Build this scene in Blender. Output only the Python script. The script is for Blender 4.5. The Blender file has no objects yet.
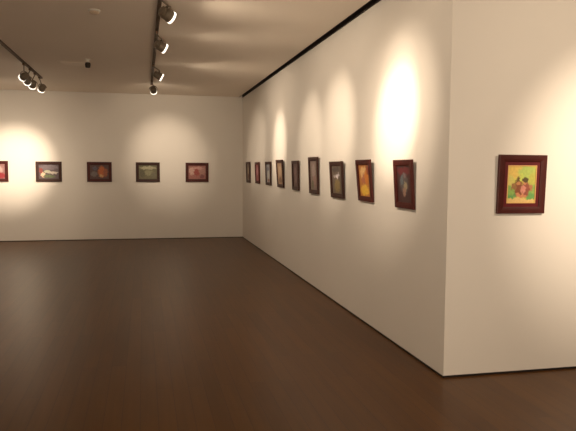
import bpy, bmesh, math, random
from mathutils import Vector, Matrix
random.seed(7)
C = bpy.context.scene.collection
H = 3.122          # ceiling height
L = 9.788          # length of the long right wall (x = 0), from far corner y = 0 to the outer corner
LEFT, REAR, EAST = -9.0, -17.0, 6.0

# ------------------------------------------------------------------ materials
def new_mat(name):
    m = bpy.data.materials.new(name); m.use_nodes = True
    nt = m.node_tree
    return m, nt, nt.nodes['Principled BSDF']

def plain(name, col, rough=.5, metal=0., coat=0., emit=None, es=0.):
    m, nt, b = new_mat(name)
    b.inputs['Base Color'].default_value = (*col, 1)
    b.inputs['Roughness'].default_value = rough
    b.inputs['Metallic'].default_value = metal
    b.inputs['Coat Weight'].default_value = coat
    if emit:
        b.inputs['Emission Color'].default_value = (*emit, 1)
        b.inputs['Emission Strength'].default_value = es
    return m

def mottled(name, c1, c2, scale, rough=.8, bump=.0, bscale=60, spec=.3):
    m, nt, b = new_mat(name)
    N, K = nt.nodes.new, nt.links.new
    tc = N('ShaderNodeTexCoord'); no = N('ShaderNodeTexNoise')
    no.inputs['Scale'].default_value = scale; no.inputs['Detail'].default_value = 3
    K(tc.outputs['Object'], no.inputs['Vector'])
    mx = N('ShaderNodeMix'); mx.data_type = 'RGBA'
    mx.inputs['A'].default_value = (*c1, 1); mx.inputs['B'].default_value = (*c2, 1)
    K(no.outputs['Fac'], mx.inputs['Factor']); K(mx.outputs['Result'], b.inputs['Base Color'])
    b.inputs['Roughness'].default_value = rough
    b.inputs['Specular IOR Level'].default_value = spec
    if bump:
        n2 = N('ShaderNodeTexNoise'); n2.inputs['Scale'].default_value = bscale
        K(tc.outputs['Object'], n2.inputs['Vector'])
        bp = N('ShaderNodeBump'); bp.inputs['Strength'].default_value = bump; bp.inputs['Distance'].default_value = .002
        K(n2.outputs['Fac'], bp.inputs['Height']); K(bp.outputs['Normal'], b.inputs['Normal'])
    return m

M_wall = mottled('wall_paint', (.74, .71, .66), (.79, .76, .71), 1.2, .85, .15, 90)
M_ceil = mottled('ceiling_paint', (.82, .745, .65), (.88, .80, .70), .6, .8, .1, 50)
M_base = plain('base_gap_shade', (.012, .006, .004), .6)
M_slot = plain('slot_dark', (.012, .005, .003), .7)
M_track = plain('track_bronze', (.15, .09, .055), .5, .2)
M_copper = plain('copper_strip', (.35, .18, .09), .4, 1)
M_head = mottled('lamp_housing', (.13, .10, .07), (.19, .155, .11), 20, .4, spec=.5)
M_rim = plain('detector_base', (.75, .72, .66), .35)
M_lip = plain('rim_glint_glow', (.9, .88, .82), .35, emit=(1, .88, .72), es=1.6)  # emission stands in for lamplight glinting on the rim
M_bulb = plain('lamp_glow', (.9, .85, .75), .3, emit=(1, .86, .66), es=7)
M_frame = None

def wood_floor():
    m, nt, b = new_mat('dark_plank_floor')
    N, K = nt.nodes.new, nt.links.new
    tc = N('ShaderNodeTexCoord')
    mp = N('ShaderNodeMapping'); mp.inputs['Rotation'].default_value = (0, 0, math.pi/2)
    K(tc.outputs['Object'], mp.inputs['Vector'])
    br = N('ShaderNodeTexBrick')
    br.inputs['Scale'].default_value = 1; br.inputs['Brick Width'].default_value = 1.6
    br.inputs['Row Height'].default_value = .11; br.inputs['Mortar Size'].default_value = .0022
    br.inputs['Mortar Smooth'].default_value = .3
    br.inputs['Color1'].default_value = (.086, .032, .0040, 1)
    br.inputs['Color2'].default_value = (.108, .042, .0054, 1)
    br.inputs['Mortar'].default_value = (.05, .016, .005, 1)
    br.offset = .37
    K(mp.outputs['Vector'], br.inputs['Vector'])
    m2 = N('ShaderNodeMapping'); m2.inputs['Scale'].default_value = (14, .8, 1)
    K(tc.outputs['Object'], m2.inputs['Vector'])
    no = N('ShaderNodeTexNoise'); no.inputs['Scale'].default_value = 1.6; no.inputs['Detail'].default_value = 5
    K(m2.outputs['Vector'], no.inputs['Vector'])
    mr = N('ShaderNodeMapRange'); mr.inputs['To Min'].default_value = .72; mr.inputs['To Max'].default_value = 1.28
    K(no.outputs['Fac'], mr.inputs['Value'])
    big = N('ShaderNodeTexNoise'); big.inputs['Scale'].default_value = .5; big.inputs['Detail'].default_value = 2
    K(tc.outputs['Object'], big.inputs['Vector'])
    mr2 = N('ShaderNodeMapRange'); mr2.inputs['To Min'].default_value = .8; mr2.inputs['To Max'].default_value = 1.2
    K(big.outputs['Fac'], mr2.inputs['Value'])
    mul = N('ShaderNodeMath'); mul.operation = 'MULTIPLY'
    K(mr.outputs['Result'], mul.inputs[0]); K(mr2.outputs['Result'], mul.inputs[1])
    vm = N('ShaderNodeVectorMath'); vm.operation = 'SCALE'
    K(br.outputs['Color'], vm.inputs[0]); K(mul.outputs[0], vm.inputs['Scale'])
    K(vm.outputs['Vector'], b.inputs['Base Color'])
    b.inputs['Roughness'].default_value = .33
    b.inputs['Specular IOR Level'].default_value = .24
    bp = N('ShaderNodeBump'); bp.inputs['Strength'].default_value = .25; bp.inputs['Distance'].default_value = .002
    bp.invert = True
    K(br.outputs['Fac'], bp.inputs['Height']); K(bp.outputs['Normal'], b.inputs['Normal'])
    return m
M_floor = wood_floor()

def frame_wood(name, c1, c2):
    m, nt, b = new_mat(name)
    N, K = nt.nodes.new, nt.links.new
    tc = N('ShaderNodeTexCoord')
    wv = N('ShaderNodeTexNoise'); wv.inputs['Scale'].default_value = 18; wv.inputs['Detail'].default_value = 4
    K(tc.outputs['Object'], wv.inputs['Vector'])
    mx = N('ShaderNodeMix'); mx.data_type = 'RGBA'
    mx.inputs['A'].default_value = (*c1, 1); mx.inputs['B'].default_value = (*c2, 1)
    K(wv.outputs['Fac'], mx.inputs['Factor']); K(mx.outputs['Result'], b.inputs['Base Color'])
    b.inputs['Roughness'].default_value = .5
    b.inputs['Specular IOR Level'].default_value = .3
    return m
M_mahog = frame_wood('mahogany_frame', (.042, .006, .005), (.085, .014, .010))
M_dark = frame_wood('dark_walnut_frame', (.028, .010, .008), (.055, .018, .012))
M_back = plain('frame_backing', (.05, .03, .02), .8)

def painting(name, base, blobs, grain=.5):
    """canvas colours: base plus soft-edged brush areas (u, v, ru, rv, colour) in 0..1 picture coordinates"""
    m, nt, b = new_mat(name)
    N, K = nt.nodes.new, nt.links.new
    uv = N('ShaderNodeTexCoord')
    no = N('ShaderNodeTexNoise'); no.inputs['Scale'].default_value = 9; no.inputs['Detail'].default_value = 4
    K(uv.outputs['UV'], no.inputs['Vector'])
    sub = N('ShaderNodeVectorMath'); sub.operation = 'SUBTRACT'; sub.inputs[1].default_value = (.5, .5, .5)
    K(no.outputs['Color'], sub.inputs[0])
    sc = N('ShaderNodeVectorMath'); sc.operation = 'SCALE'; sc.inputs['Scale'].default_value = .26
    K(sub.outputs[0], sc.inputs[0])
    ad = N('ShaderNodeVectorMath'); ad.operation = 'ADD'
    K(uv.outputs['UV'], ad.inputs[0]); K(sc.outputs[0], ad.inputs[1])
    cur = N('ShaderNodeRGB'); cur.outputs[0].default_value = (*base, 1); cur = cur.outputs[0]
    for (u, v, ru, rv, col) in blobs:
        s = N('ShaderNodeVectorMath'); s.operation = 'SUBTRACT'; s.inputs[1].default_value = (u, v, 0)
        K(ad.outputs[0], s.inputs[0])
        d = N('ShaderNodeVectorMath'); d.operation = 'MULTIPLY'; d.inputs[1].default_value = (1/ru, 1/rv, 0)
        K(s.outputs[0], d.inputs[0])
        ln = N('ShaderNodeVectorMath'); ln.operation = 'LENGTH'; K(d.outputs[0], ln.inputs[0])
        mr = N('ShaderNodeMapRange'); mr.interpolation_type = 'SMOOTHSTEP'
        mr.inputs['From Min'].default_value = .7; mr.inputs['From Max'].default_value = 1.15
        mr.inputs['To Min'].default_value = 1; mr.inputs['To Max'].default_value = 0
        K(ln.outputs['Value'], mr.inputs['Value'])
        mx = N('ShaderNodeMix'); mx.data_type = 'RGBA'
        K(mr.outputs['Result'], mx.inputs['Factor']); K(cur, mx.inputs['A'])
        mx.inputs['B'].default_value = (*col, 1)
        cur = mx.outputs['Result']
    n2 = N('ShaderNodeTexNoise'); n2.inputs['Scale'].default_value = 16; n2.inputs['Detail'].default_value = 4
    K(uv.outputs['UV'], n2.inputs['Vector'])
    m3 = N('ShaderNodeMapRange'); m3.inputs['To Min'].default_value = 1-grain; m3.inputs['To Max'].default_value = 1+grain
    K(n2.outputs['Fac'], m3.inputs['Value'])
    v = N('ShaderNodeVectorMath'); v.operation = 'SCALE'
    K(cur, v.inputs[0]); K(m3.outputs['Result'], v.inputs['Scale'])
    K(v.outputs['Vector'], b.inputs['Base Color'])
    b.inputs['Roughness'].default_value = .5
    return m

# ------------------------------------------------------------------ mesh helpers
def box(bm, x0, x1, y0, y1, z0, z1):
    vs = [bm.verts.new((x, y, z)) for x in (x0, x1) for y in (y0, y1) for z in (z0, z1)]
    for f in ((0,1,3,2),(4,6,7,5),(0,4,5,1),(2,3,7,6),(0,2,6,4),(1,5,7,3)):
        bm.faces.new([vs[i] for i in f])

def lathe(bm, prof, M=None, n=24):
    """revolve (r, z) profile about local Z"""
    M = M or Matrix()
    rings = []
    for r, z in prof:
        if r < 1e-5: rings.append([bm.verts.new(M @ Vector((0, 0, z)))])
        else: rings.append([bm.verts.new(M @ Vector((r*math.cos(2*math.pi*i/n), r*math.sin(2*math.pi*i/n), z))) for i in range(n)])
    for a, b in zip(rings, rings[1:]):
        for i in range(n):
            j = (i+1) % n
            if len(a) == 1 and len(b) == 1: continue
            if len(a) == 1: bm.faces.new((a[0], b[i], b[j]))
            elif len(b) == 1: bm.faces.new((a[i], b[0], a[j]))
            else: bm.faces.new((a[i], b[i], b[j], a[j]))

def obj(name, bm, mat, parent=None, smooth=False, bevel=0):
    bmesh.ops.recalc_face_normals(bm, faces=bm.faces)
    me = bpy.data.meshes.new(name); bm.to_mesh(me); bm.free()
    me.materials.append(mat)
    if smooth:
        for p in me.polygons: p.use_smooth = True
    o = bpy.data.objects.new(name, me); C.objects.link(o)
    if smooth:
        try: me.set_sharp_from_angle(angle=math.radians(40))
        except Exception: pass
    if bevel:
        md = o.modifiers.new('bevel', 'BEVEL'); md.width = bevel; md.segments = 2
    if parent: o.parent = parent
    return o

def boxobj(name, b, mat, parent=None, bevel=0):
    bm = bmesh.new(); box(bm, *b); return obj(name, bm, mat, parent, bevel=bevel)

def structure(o, label=None):
    o['kind'] = 'structure'
    if label: o['label'] = label
    return o

def thing(name, label, cat, M, group=None):
    o = bpy.data.objects.new(name, None); C.objects.link(o)
    o.empty_display_size = .1
    o.matrix_world = M; o['label'] = label; o['category'] = cat
    if group: o['group'] = group
    return o

# ------------------------------------------------------------------ room shell
T = .12
structure(boxobj('floor', (LEFT-T, EAST+T, REAR-T, T, -.1, 0), M_floor), 'dark reddish brown plank floor')
structure(boxobj('wall_back', (LEFT-T, T, 0, T, 0, H+.1), M_wall), 'white painted far wall with a row of landscape pictures')
structure(boxobj('wall_right', (0, T, -L, 0, 0, H+.1), M_wall), 'long white painted right wall receding to far corner')
structure(boxobj('wall_front', (T, EAST, -L, -L+T, 0, H+.1), M_wall), 'white painted wall at right facing the viewer')
structure(boxobj('wall_left', (LEFT-T, LEFT, REAR, 0, 0, H+.1), M_wall), 'white painted left wall')
structure(boxobj('wall_rear', (LEFT-T, EAST+T, REAR-T, REAR, 0, H+.1), M_wall), 'white painted wall behind the viewer')
structure(boxobj('wall_east', (EAST, EAST+T, REAR, -L+T, 0, H+.1), M_wall), 'white painted far right wall')
# ceiling stops short of the right wall, leaving a black shadow slot
SW = .082
bm = bmesh.new()
box(bm, LEFT, -SW, REAR, 0, H, H+.1)
box(bm, -SW, EAST, REAR, -L, H, H+.1)
structure(obj('ceiling', bm, M_ceil), 'flat beige brown lit ceiling')
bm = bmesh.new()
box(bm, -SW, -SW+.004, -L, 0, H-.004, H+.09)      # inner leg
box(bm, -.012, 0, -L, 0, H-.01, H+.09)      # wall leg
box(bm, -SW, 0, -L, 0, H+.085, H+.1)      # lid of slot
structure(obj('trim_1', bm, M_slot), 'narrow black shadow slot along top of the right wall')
# near-black strips standing in for the shadow gap at the wall base
bh, bd = .014, .005
structure(boxobj('gap_shade_back', (LEFT, -bd, -bd, 0, 0, bh), M_base))
structure(boxobj('gap_shade_right', (-bd, 0, -L-bd, 0, 0, bh), M_base))
structure(boxobj('gap_shade_front', (0, EAST, -L-bd, -L, 0, bh*1.1), M_base))

# ------------------------------------------------------------------ framed pictures
def framed(name, W, Hh, fw, mat_f, mat_p, M, label, group, slip=None, matw=0, mat_m=None):
    """local frame: X across, Z up, -Y out of the wall; origin = bottom centre of the back"""
    t = thing(name, label, 'framed picture', M, group)
    D = .024
    # moulding: a swept profile mitred at four corners
    prof = [(0, 0), (0, -D*.9), (fw*.08, -D), (fw*.6, -D*.97), (fw*.9, -D*.86), (fw, -D*.75), (fw, -.006), (fw*.8, 0)]
    bm = bmesh.new(); rings = []
    for sx, sz in ((-1, 0), (1, 0), (1, 1), (-1, 1)):
        ring = []
        for o_, y in prof:
            x = sx*(W/2-o_); z = o_ if sz == 0 else Hh-o_
            ring.append(bm.verts.new((x, y, z)))
        rings.append(ring)
    n = len(prof)
    for k in range(4):
        a, b = rings[k], rings[(k+1) % 4]
        for i in range(n): bm.faces.new((a[i], a[(i+1) % n], b[(i+1) % n], b[i]))
    obj('frame', bm, mat_f, t)
    x0, z0 = W/2-fw+.002, fw-.002
    bm = bmesh.new(); box(bm, -x0, x0, -.006, -.001, z0, Hh-z0); obj('backing', bm, M_back, t)
    inset = 0
    if matw:
        bm = bmesh.new()
        a, b = x0, x0-matw; za, zb = z0, z0+matw
        for (p, q, r, s) in ((-a, a, za, zb), (-a, a, Hh-zb, Hh-za), (-a, -b, zb, Hh-zb), (b, a, zb, Hh-zb)):
            box(bm, p, q, -.012, -.006, r, s)
        obj('mat_border', bm, mat_m, t)
        inset = matw
    # the painted canvas, UV mapped 0..1
    cw, z1 = x0-inset, z0+inset
    bm = bmesh.new(); uvl = bm.loops.layers.uv.new('UVMap')
    vs = [bm.verts.new(p) for p in ((-cw, -.0085, z1), (cw, -.0085, z1), (cw, -.0085, Hh-z1), (-cw, -.0085, Hh-z1))]
    f = bm.faces.new(vs)
    for lp, c in zip(f.loops, ((0, 0), (1, 0), (1, 1), (0, 1))): lp[uvl].uv = c
    me = bpy.data.meshes.new('painting'); bm.to_mesh(me); bm.free(); me.materials.append(mat_p)
    o = bpy.data.objects.new('painting', me); C.objects.link(o); o.parent = t
    if slip:
        bm = bmesh.new(); w = .006
        a, b = cw+.001, cw-w; za, zb = z1-.001, z1+w
        for (p, q, r, s) in ((-a, a, za, zb), (-a, a, Hh-zb, Hh-za), (-a, -b, zb, Hh-zb), (b, a, zb, Hh-zb)):
            box(bm, p, q, -.0135, -.007, r, s)
        obj('slip', bm, slip, t)
    # hanging hook between frame and wall
    bm = bmesh.new(); box(bm, -.008, .008, -.003, .004, Hh-.05, Hh-.02); obj('hanging_hook', bm, M_track, t)
    return t

# --- far wall: landscape format
P = painting
back = [
 (-5.13, .50, .425, M_mahog, P('art_pink', (.30, .16, .15), [(.6, .62, .3, .3, (.5, .36, .33)), (.7, .2, .4, .22, (.30, .03, .04))]),
  'mahogany framed pink and red picture cut by left edge of the photo'),
 (-4.09, .515, .42, M_dark, P('art_plum', (.10, .07, .08), [(.5, .8, .5, .2, (.16, .13, .15)), (.2, .28, .13, .2, (.8, .55, .38)), (.42, .5, .16, .12, (.45, .46, .34)), (.72, .42, .28, .1, (.5, .44, .38)), (.5, .18, .3, .12, (.13, .17, .08)), (.1, .55, .1, .2, (.25, .05, .04))]),
  'dark framed landscape picture with pale white patch at its lower left'),
 (-3.075, .505, .42, M_mahog, P('art_orange', (.09, .045, .04), [(.62, .5, .2, .42, (.46, .12, .03)), (.82, .45, .14, .3, (.30, .09, .04)), (.22, .35, .2, .22, (.16, .13, .12)), (.25, .75, .15, .15, (.10, .09, .12)), (.6, .22, .12, .1, (.5, .3, .12))]),
  'dark framed landscape picture with orange red glow right of its centre'),
 (-2.07, .505, .42, M_dark, P('art_green', (.13, .12, .065), [(.5, .8, .45, .13, (.36, .33, .22)), (.55, .45, .3, .2, (.22, .21, .12)), (.2, .4, .16, .3, (.10, .09, .05)), (.8, .3, .16, .2, (.14, .13, .08))]),
  'dark framed muted olive green landscape picture on the far wall'),
 (-1.015, .50, .42, M_mahog, P('art_rose', (.32, .13, .11), [(.2, .6, .18, .3, (.52, .33, .28)), (.5, .5, .2, .25, (.30, .06, .05)), (.8, .55, .2, .35, (.36, .19, .16)), (.55, .8, .3, .1, (.5, .27, .24)), (.8, .2, .15, .15, (.2, .07, .07))]),
  'mahogany framed rose pink picture nearest the far corner on the far wall'),
]
for x, W, Hh, mf, mp, lab in back:
    M = Matrix.Translation((x, -.004, 1.244)) @ Matrix.Rotation(math.radians(1.2), 4, 'X')
    framed('framed_picture', W, Hh, .062, mf, mp, M, lab, 'landscape pictures along the far wall')

# --- long right wall: (far y, near y, top, bottom, lean, ...)
right = [
 (-.68, -1.11, 1.683, 1.250, 2, M_dark, P('art_taupe', (.16, .11, .08), [(.5, .6, .25, .25, (.30, .24, .17)), (.5, .25, .3, .15, (.12, .06, .04))]),
  'small taupe picture in dark frame, closest to the far corner on the right wall'),
 (-1.78, -2.2, 1.671, 1.262, 2, M_mahog, P('art_magenta', (.28, .08, .09), [(.4, .6, .22, .3, (.42, .2, .24)), (.6, .25, .2, .16, (.2, .05, .05))]),
  'reddish magenta picture in mahogany frame, second from far corner on right wall'),
 (-2.86, -3.3, 1.670, 1.257, 2, M_dark, P('art_paleblue', (.34, .36, .38), [(.5, .4, .2, .3, (.55, .55, .5)), (.4, .75, .3, .12, (.20, .2, .26)), (.5, .12, .3, .1, (.25, .12, .1))]),
  'pale blue grey picture in dark frame, third from the far corner on the right wall'),
 (-3.87, -4.33, 1.69, 1.25, 4, M_dark, P('art_sand', (.30, .19, .12), [(.5, .6, .3, .25, (.40, .28, .18)), (.5, .2, .35, .14, (.16, .09, .05))]),
  'sandy brown picture in a walnut frame, fourth from the far corner on the right wall'),
 (-4.94, -5.32, 1.665, 1.240, 2, M_dark, P('art_plum_dark', (.11, .06, .055), [(.4, .7, .25, .2, (.20, .12, .12)), (.5, .35, .25, .2, (.16, .10, .10))]),
  'dark plum picture in black brown frame, left of the tall grey brown picture'),
 (-5.92, -6.35, 1.70, 1.228, 2.5, M_dark, P('art_greybrown', (.20, .15, .13), [(.5, .65, .25, .25, (.31, .24, .22)), (.6, .3, .3, .2, (.26, .16, .14)), (.3, .2, .2, .15, (.12, .11, .06))]),
  'tall grey brown picture hung slightly higher than its neighbours on the right wall'),
 (-6.92, -7.39, 1.636, 1.222, 4, M_dark, P('art_ochre', (.12, .09, .07), [(.5, .28, .3, .25, (.22, .16, .06)), (.55, .6, .1, .09, (.7, .66, .7)), (.7, .68, .08, .07, (.5, .46, .5)), (.3, .62, .15, .06, (.4, .36, .36)), (.4, .85, .4, .1, (.06, .045, .04))]),
  'dark picture with a white dab over an ochre lower half, left of orange picture'),
 (-7.89, -8.29, 1.645, 1.232, 5.5, M_mahog, P('art_orange_yellow', (.52, .20, .05), [(.42, .75, .34, .2, (.78, .50, .22)), (.45, .5, .2, .2, (.48, .16, .09)), (.68, .6, .18, .25, (.62, .22, .04)), (.45, .2, .42, .18, (.80, .50, .06)), (.85, .85, .15, .2, (.30, .07, .03))], .25),
  'bright orange and yellow picture in mahogany frame, leaning forward off the right wall'),
 (-8.86, -9.24, 1.632, 1.222, 4, M_mahog, P('art_night_figure', (.055, .022, .022), [(.5, .85, .5, .12, (.13, .02, .025)), (.5, .5, .34, .28, (.09, .075, .075)), (.55, .72, .12, .08, (.19, .14, .15)), (.6, .45, .14, .12, (.30, .25, .16)), (.35, .6, .12, .14, (.12, .15, .17)), (.5, .28, .12, .12, (.27, .16, .12))], .4),
  'dark crimson picture with grey blue figure in mahogany frame, nearest the outer corner'),
]
for y0, y1, zt, zb, lean, mf, mp, lab in right:
    # local X -> -Y world, local -Y -> -X world
    y0 -= .0
    Rz = Matrix.Rotation(-math.pi/2, 4, 'Z')
    M = Matrix.Translation((-.004, (y0+y1)/2, zb)) @ Rz @ Matrix.Rotation(math.radians(lean), 4, 'X')
    framed('framed_picture', y0-y1, zt-zb, .05, mf, mp, M, lab, 'pictures along the long right wall')

# --- the picture on the wall facing the viewer
M_slip = plain('gilt_slip', (.72, .42, .16), .45)
M_redmat = frame_wood('oxblood_mat', (.085, .008, .012), (.14, .018, .02))
art = P('art_couple', (.62, .58, .12), [
    (.25, .85, .35, .18, (.72, .52, .13)), (.7, .8, .35, .22, (.45, .56, .13)), (.9, .55, .16, .3, (.50, .50, .10)),
    (.12, .5, .14, .25, (.62, .56, .16)), (.15, .22, .22, .12, (.13, .33, .10)), (.85, .2, .2, .12, (.15, .36, .10)),
    (.5, .06, .6, .07, (.70, .50, .20)),
    (.12, .35, .2, .14, (.25, .42, .10)), (.88, .38, .2, .14, (.27, .42, .10)), (.40, .38, .17, .24, (.24, .08, .035)), (.66, .38, .15, .22, (.30, .09, .06)), (.24, .45, .09, .1, (.30, .16, .06)),
    (.84, .42, .08, .09, (.44, .20, .09)), (.56, .36, .10, .10, (.62, .26, .20)),
    (.38, .60, .10, .085, (.15, .09, .03)), (.63, .61, .10, .085, (.11, .08, .03)), (.40, .53, .06, .05, (.52, .24, .10)), (.62, .52, .06, .05, (.55, .25, .12)),
    (.5, .68, .06, .10, (.55, .62, .12)), (.5, .2, .2, .07, (.60, .25, .12))], .25)
M = Matrix.Translation((.586, -L-.004, 1.226)) @ Matrix.Rotation(math.radians(2.2), 4, 'X')
framed('framed_picture', .395, .437, .05, M_mahog, art, M,
       'portrait picture of two figures on yellow and green in a wide oxblood frame', None,
       slip=M_slip, matw=.03, mat_m=M_redmat)

# ------------------------------------------------------------------ ceiling tracks and spot heads
def track(x, y0, y1, label):
    t = thing('lighting_track', label, 'lighting track', Matrix.Translation((x, (y0+y1)/2, H)), 'lighting tracks on the ceiling')
    h = (y1-y0)/2
    w, d = .018, .026
    bm = bmesh.new()
    box(bm, -w, w, -h, h, -.008, 0); box(bm, -w, -w+.006, -h, h, -d, -.008); box(bm, w-.006, w, -h, h, -d, -.008)
    box(bm, -w, -.006, -h, h, -d, -d+.004); box(bm, .006, w, -h, h, -d, -d+.004)
    obj('rail', bm, M_track, t)
    bm = bmesh.new(); box(bm, -.009, -.006, -h, h, -.02, -.015); box(bm, .006, .009, -h, h, -.02, -.015)
    obj('conductor_strip', bm, M_copper, t)
    for s in (-1, 1):
        bm = bmesh.new(); box(bm, -w-.002, w+.002, s*h-.012, s*h+.012, -d-.002, 0)
        obj('end_cap', bm, M_track, t)
    return t

XR, XL = -2.0, -3.895
track(XR, -14.5, -1.75, 'dark lighting track running along the ceiling at centre of the room')
track(XL, -14.5, -2.1, 'dark lighting track entering from left edge of the photo')

WARM = (1.0, .795, .585)
def spotlight(pos, target, power, angle, blend=1., radius=.04, col=WARM, spill=1.0):
    if spill: spotlight(pos, target, power*.33*spill, 125, 1., .08, col, 0)
    ld = bpy.data.lights.new('spot_beam', 'SPOT')
    ld.energy = power; ld.color = col; ld.spot_size = math.radians(angle); ld.spot_blend = blend
    ld.shadow_soft_size = radius
    o = bpy.data.objects.new('spot_beam', ld); C.objects.link(o)
    d = Vector(target)-Vector(pos)
    o.matrix_world = Matrix.Translation(pos) @ d.to_track_quat('-Z', 'Y').to_matrix().to_4x4()
    return o

def head(tx, apt, target, label, power, angle, **kw):
    """a track head: adapter on the rail, stem, yoke, cylinder whose mouth sits at apt and points to target"""
    apt = Vector(apt); d = (Vector(target)-apt).normalized()
    LEN, R = .13, .056
    cen = apt - d*LEN*.55
    t = thing('track_spotlight', label, 'spotlight', Matrix.Translation((tx, cen.y, H-.026)), 'spotlights on the ceiling tracks')
    z0 = H-.026
    rel = Vector((tx, cen.y, z0))
    bm = bmesh.new(); box(bm, -.016, .016, -.05, .05, -.028, 0); obj('adapter', bm, M_track, t, bevel=.003)
    # stem from the adapter to the knuckle of the yoke
    side = d.cross(Vector((0, 0, 1))).normalized()
    up = side.cross(d).normalized()
    a = Vector((0, 0, -.028)); b = cen + up*(R+.022) - rel
    v = b-a
    bm = bmesh.new(); lathe(bm, [(0, 0), (.008, 0), (.008, v.length), (0, v.length)], Matrix.Translation(a) @ v.to_track_quat('Z', 'Y').to_matrix().to_4x4(), 12)
    obj('stem', bm, M_head, t, True)
    F = Matrix((side, up, -d)).transposed().to_4x4()       # local Z = backwards from the mouth
    F = Matrix.Translation(cen-rel) @ F
    # U-shaped yoke
    bm = bmesh.new(); pts = []
    for i in range(13):
        an = math.pi*i/12; pts.append((math.cos(an)*(R+.012), math.sin(an)*(R+.016)))
    for (x0, y0_), (x1, y1_) in zip(pts, pts[1:]):
        q = []
        for (x, y) in ((x0, y0_), (x1, y1_)):
            for s in (0, .006):
                k = 1+s/(R+.012)
                for z in (-.009, .009): q.append(bm.verts.new(F @ Vector((x*k, y*k, z))))
        for f in ((0,1,3,2),(4,6,7,5),(0,4,5,1),(2,3,7,6),(0,2,6,4),(1,5,7,3)): bm.faces.new([q[i] for i in f])
    obj('yoke', bm, M_head, t)
    # housing, open at the front (local z = -LEN/2), domed ribs at the rear
    h = LEN*.55
    prof = [(R*.86, -h+.03), (R*.93, -h), (R, -h), (R, -h+.035), (R*.96, -h+.04), (R*.96, .01), (R*.8, .016), (R*.8, .022), (R*.9, .024),
            (R*.9, .030), (R*.74, .032), (R*.74, .038), (R*.82, .040), (R*.82, .046), (R*.5, LEN*.45), (0, LEN*.45)]
    bm = bmesh.new(); lathe(bm, prof, F); obj('housing', bm, M_head, t, True)
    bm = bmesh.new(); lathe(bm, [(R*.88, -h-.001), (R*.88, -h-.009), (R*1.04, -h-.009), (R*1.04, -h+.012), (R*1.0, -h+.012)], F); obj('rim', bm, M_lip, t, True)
    bm = bmesh.new(); lathe(bm, [(0, -h-.010), (R*.5, -h-.007), (R*.87, -h+.001), (R*.87, -h+.02), (0, -h+.022)], F); obj('bulb', bm, M_bulb, t, True)
    spotlight(apt + d*.03, target, power, angle, **kw)
    return t

head(XR, (-1.90, -8.05, 2.915), (0, -7.05, 1.95), 'nearest lit spotlight beside the centre track, at top of the photo', 135, 40)
head(XR, (-1.91, -6.50, 2.915), (0, -5.85, 1.95), 'second nearest spotlight on the centre track, pointing at the right wall', 85, 38)
head(XR, (-1.88, -4.15, 2.91), (0, -3.90, 1.95), 'third spotlight along the centre track, just before the farthest one', 130, 36)
head(XR, (-1.97, -2.30, 2.91), (-1.65, 0, 1.80), 'farthest spotlight on the centre track, turned to the far wall', 95, 48)
head(XL, (-3.93, -3.72, 2.89), (-7.2, -.0, 1.5), 'nearest spotlight of the tight cluster on the left track', 90, 60, spill=0)
head(XL, (-3.95, -3.18, 2.89), (-4.75, 0, 1.58), 'second spotlight of the cluster on the left track', 560, 32, spill=0)
head(XL, (-3.95, -2.72, 2.88), (-4.8, 0, 1.1), 'third spotlight of the cluster on the left track', 50, 64, spill=0)
head(XL, (-3.88, -2.26, 2.88), (-5.2, 0, 1.2), 'farthest spotlight of the cluster on the left track', 20, 80, spill=8)

# beams from heads that hang beyond the picture's edges
spotlight((-1.95, -9.75, 2.92), (0, -8.80, 1.95), 130, 48)
spotlight((-1.95, -9.70, 2.92), (0, -8.78, 2.0), 300, 27, spill=0)
spotlight((-1.95, -9.60, 2.92), (0, -8.78, 2.3), 60, 26, spill=0)
spotlight((-3.9, -6.0, 2.9), (0, -1.80, 1.95), 420, 18, spill=0)
spotlight((-3.9, -7.0, 2.9), (0, -2.9, 1.9), 200, 30, spill=0)
spotlight((1.3, -12.4, 2.9), (1.50, -L, 1.5), 330, 46, spill=.8)
spotlight((-3.9, -9.5, 2.9), (LEFT, -7, 1.6), 160, 60, spill=.5)
spotlight((-3.9, -8.0, 2.9), (LEFT, -3.5, 1.6), 200, 60, spill=.5)
spotlight((1.6, -12.4, 2.9), (4.2, -L, 1.5), 150, 60, spill=.5)
spotlight((-5.5, -14.0, 2.9), (-6.5, REAR, 1.5), 120, 70, spill=.2)
spotlight((3.9, -14.0, 2.9), (3.5, REAR, 1.5), 150, 70, spill=.2)
# added fill spot behind the viewer, no known lamp, brightens the ceiling
spotlight((-2.5, -15.5, 1.0), (-1.6, -6.9, H), 450, 110, 1., .3, spill=0)

# ------------------------------------------------------------------ small ceiling fittings
t = thing('smoke_detector', 'small round pale smoke detector on the ceiling near top of the photo', 'smoke detector', Matrix.Translation((-2.63, -7.28, H)))
bm = bmesh.new(); lathe(bm, [(0, 0), (.06, 0), (.06, -.008), (.052, -.014), (0, -.014)]); obj('mounting_plate', bm, M_rim, t, True)
bm = bmesh.new(); lathe(bm, [(.046, -.014), (.048, -.028), (.03, -.04), (0, -.042)]); obj('sensor_cover', bm, plain('detector_plastic', (.6, .48, .36), .5), t, True)
t = thing('ceiling_camera', 'tiny dark fitting hanging from the ceiling between the two tracks', 'ceiling fitting', Matrix.Translation((-2.94, -4.25, H)))
bm = bmesh.new(); lathe(bm, [(0, 0), (.045, 0), (.045, -.01), (.014, -.02), (.014, -.05), (0, -.05)]); obj('mount', bm, M_rim, t, True)
bm = bmesh.new(); lathe(bm, [(0, -.045), (.034, -.05), (.04, -.075), (.034, -.12), (.02, -.125), (0, -.125)], Matrix.Translation((.0, 0, 0))); obj('body', bm, plain('fitting_black', (.02, .012, .006), .5), t, True)
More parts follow.
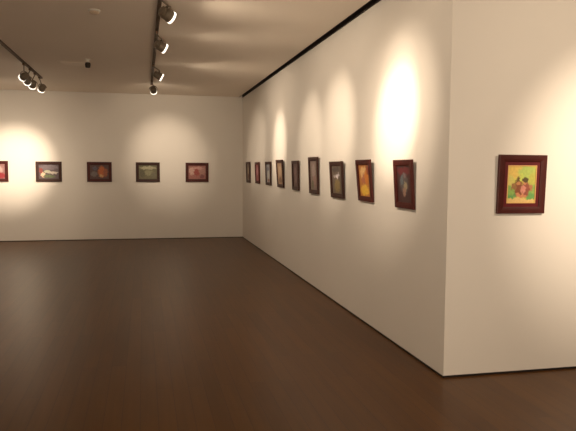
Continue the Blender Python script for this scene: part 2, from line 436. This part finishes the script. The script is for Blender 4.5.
t = thing('ceiling_vent', 'flat beige vent with dark slits on the ceiling between the tracks', 'vent', Matrix.Translation((-3.2, -3.75, H)))
bm = bmesh.new()
for b in ((-.17, .17, -.17, -.14), (-.17, .17, .14, .17), (-.17, -.14, -.14, .14), (.14, .17, -.14, .14)): box(bm, *b, -.008, 0)
obj('vent_frame', bm, M_ceil, t)
bm = bmesh.new()
for i in range(7):
    y = -.12+i*.04; box(bm, -.14, .14, y-.014, y+.014, -.007, -.003)
obj('louvres', bm, M_ceil, t)
bm = bmesh.new(); box(bm, -.14, .14, -.14, .14, -.002, 0); obj('duct_opening', bm, plain('vent_dark', (.12, .08, .05), .8), t)

# ------------------------------------------------------------------ ambience, camera
def area(pos, size, power, col, aim):
    ld = bpy.data.lights.new('room_glow', 'AREA'); ld.energy = power; ld.size = size; ld.color = col
    o = bpy.data.objects.new('room_glow', ld); C.objects.link(o)
    d = Vector(aim)-Vector(pos)
    o.matrix_world = Matrix.Translation(pos) @ d.to_track_quat('-Z', 'Y').to_matrix().to_4x4()
w = bpy.data.worlds.new('World'); bpy.context.scene.world = w; w.use_nodes = True
w.node_tree.nodes['Background'].inputs[0].default_value = (.05, .04, .03, 1)

yaw, pitch, roll, F = .22503, -.074154, .0065615, 631.81
f = Vector((math.sin(yaw)*math.cos(pitch), math.cos(yaw)*math.cos(pitch), math.sin(pitch)))
r = Vector((math.cos(yaw), -math.sin(yaw), 0)); u = r.cross(f)
r2 = r*math.cos(roll)+u*math.sin(roll); u2 = u*math.cos(roll)-r*math.sin(roll)
cd = bpy.data.cameras.new('camera'); cam = bpy.data.objects.new('camera', cd); C.objects.link(cam)
cd.sensor_width = 36; cd.lens = 36*F/576; cd.clip_start = .05
R3 = Matrix((r2, u2, -f)).transposed().to_4x4()
cam.matrix_world = Matrix.Translation((-2.16602, -14.02441, 1.55)) @ R3
S = bpy.context.scene; S.camera = cam
S.view_settings.view_transform = 'Standard'; S.view_settings.look = 'None'
S.view_settings.exposure = .5
S.cycles.use_denoising = True
S.cycles.max_bounces = 12; S.cycles.diffuse_bounces = 8
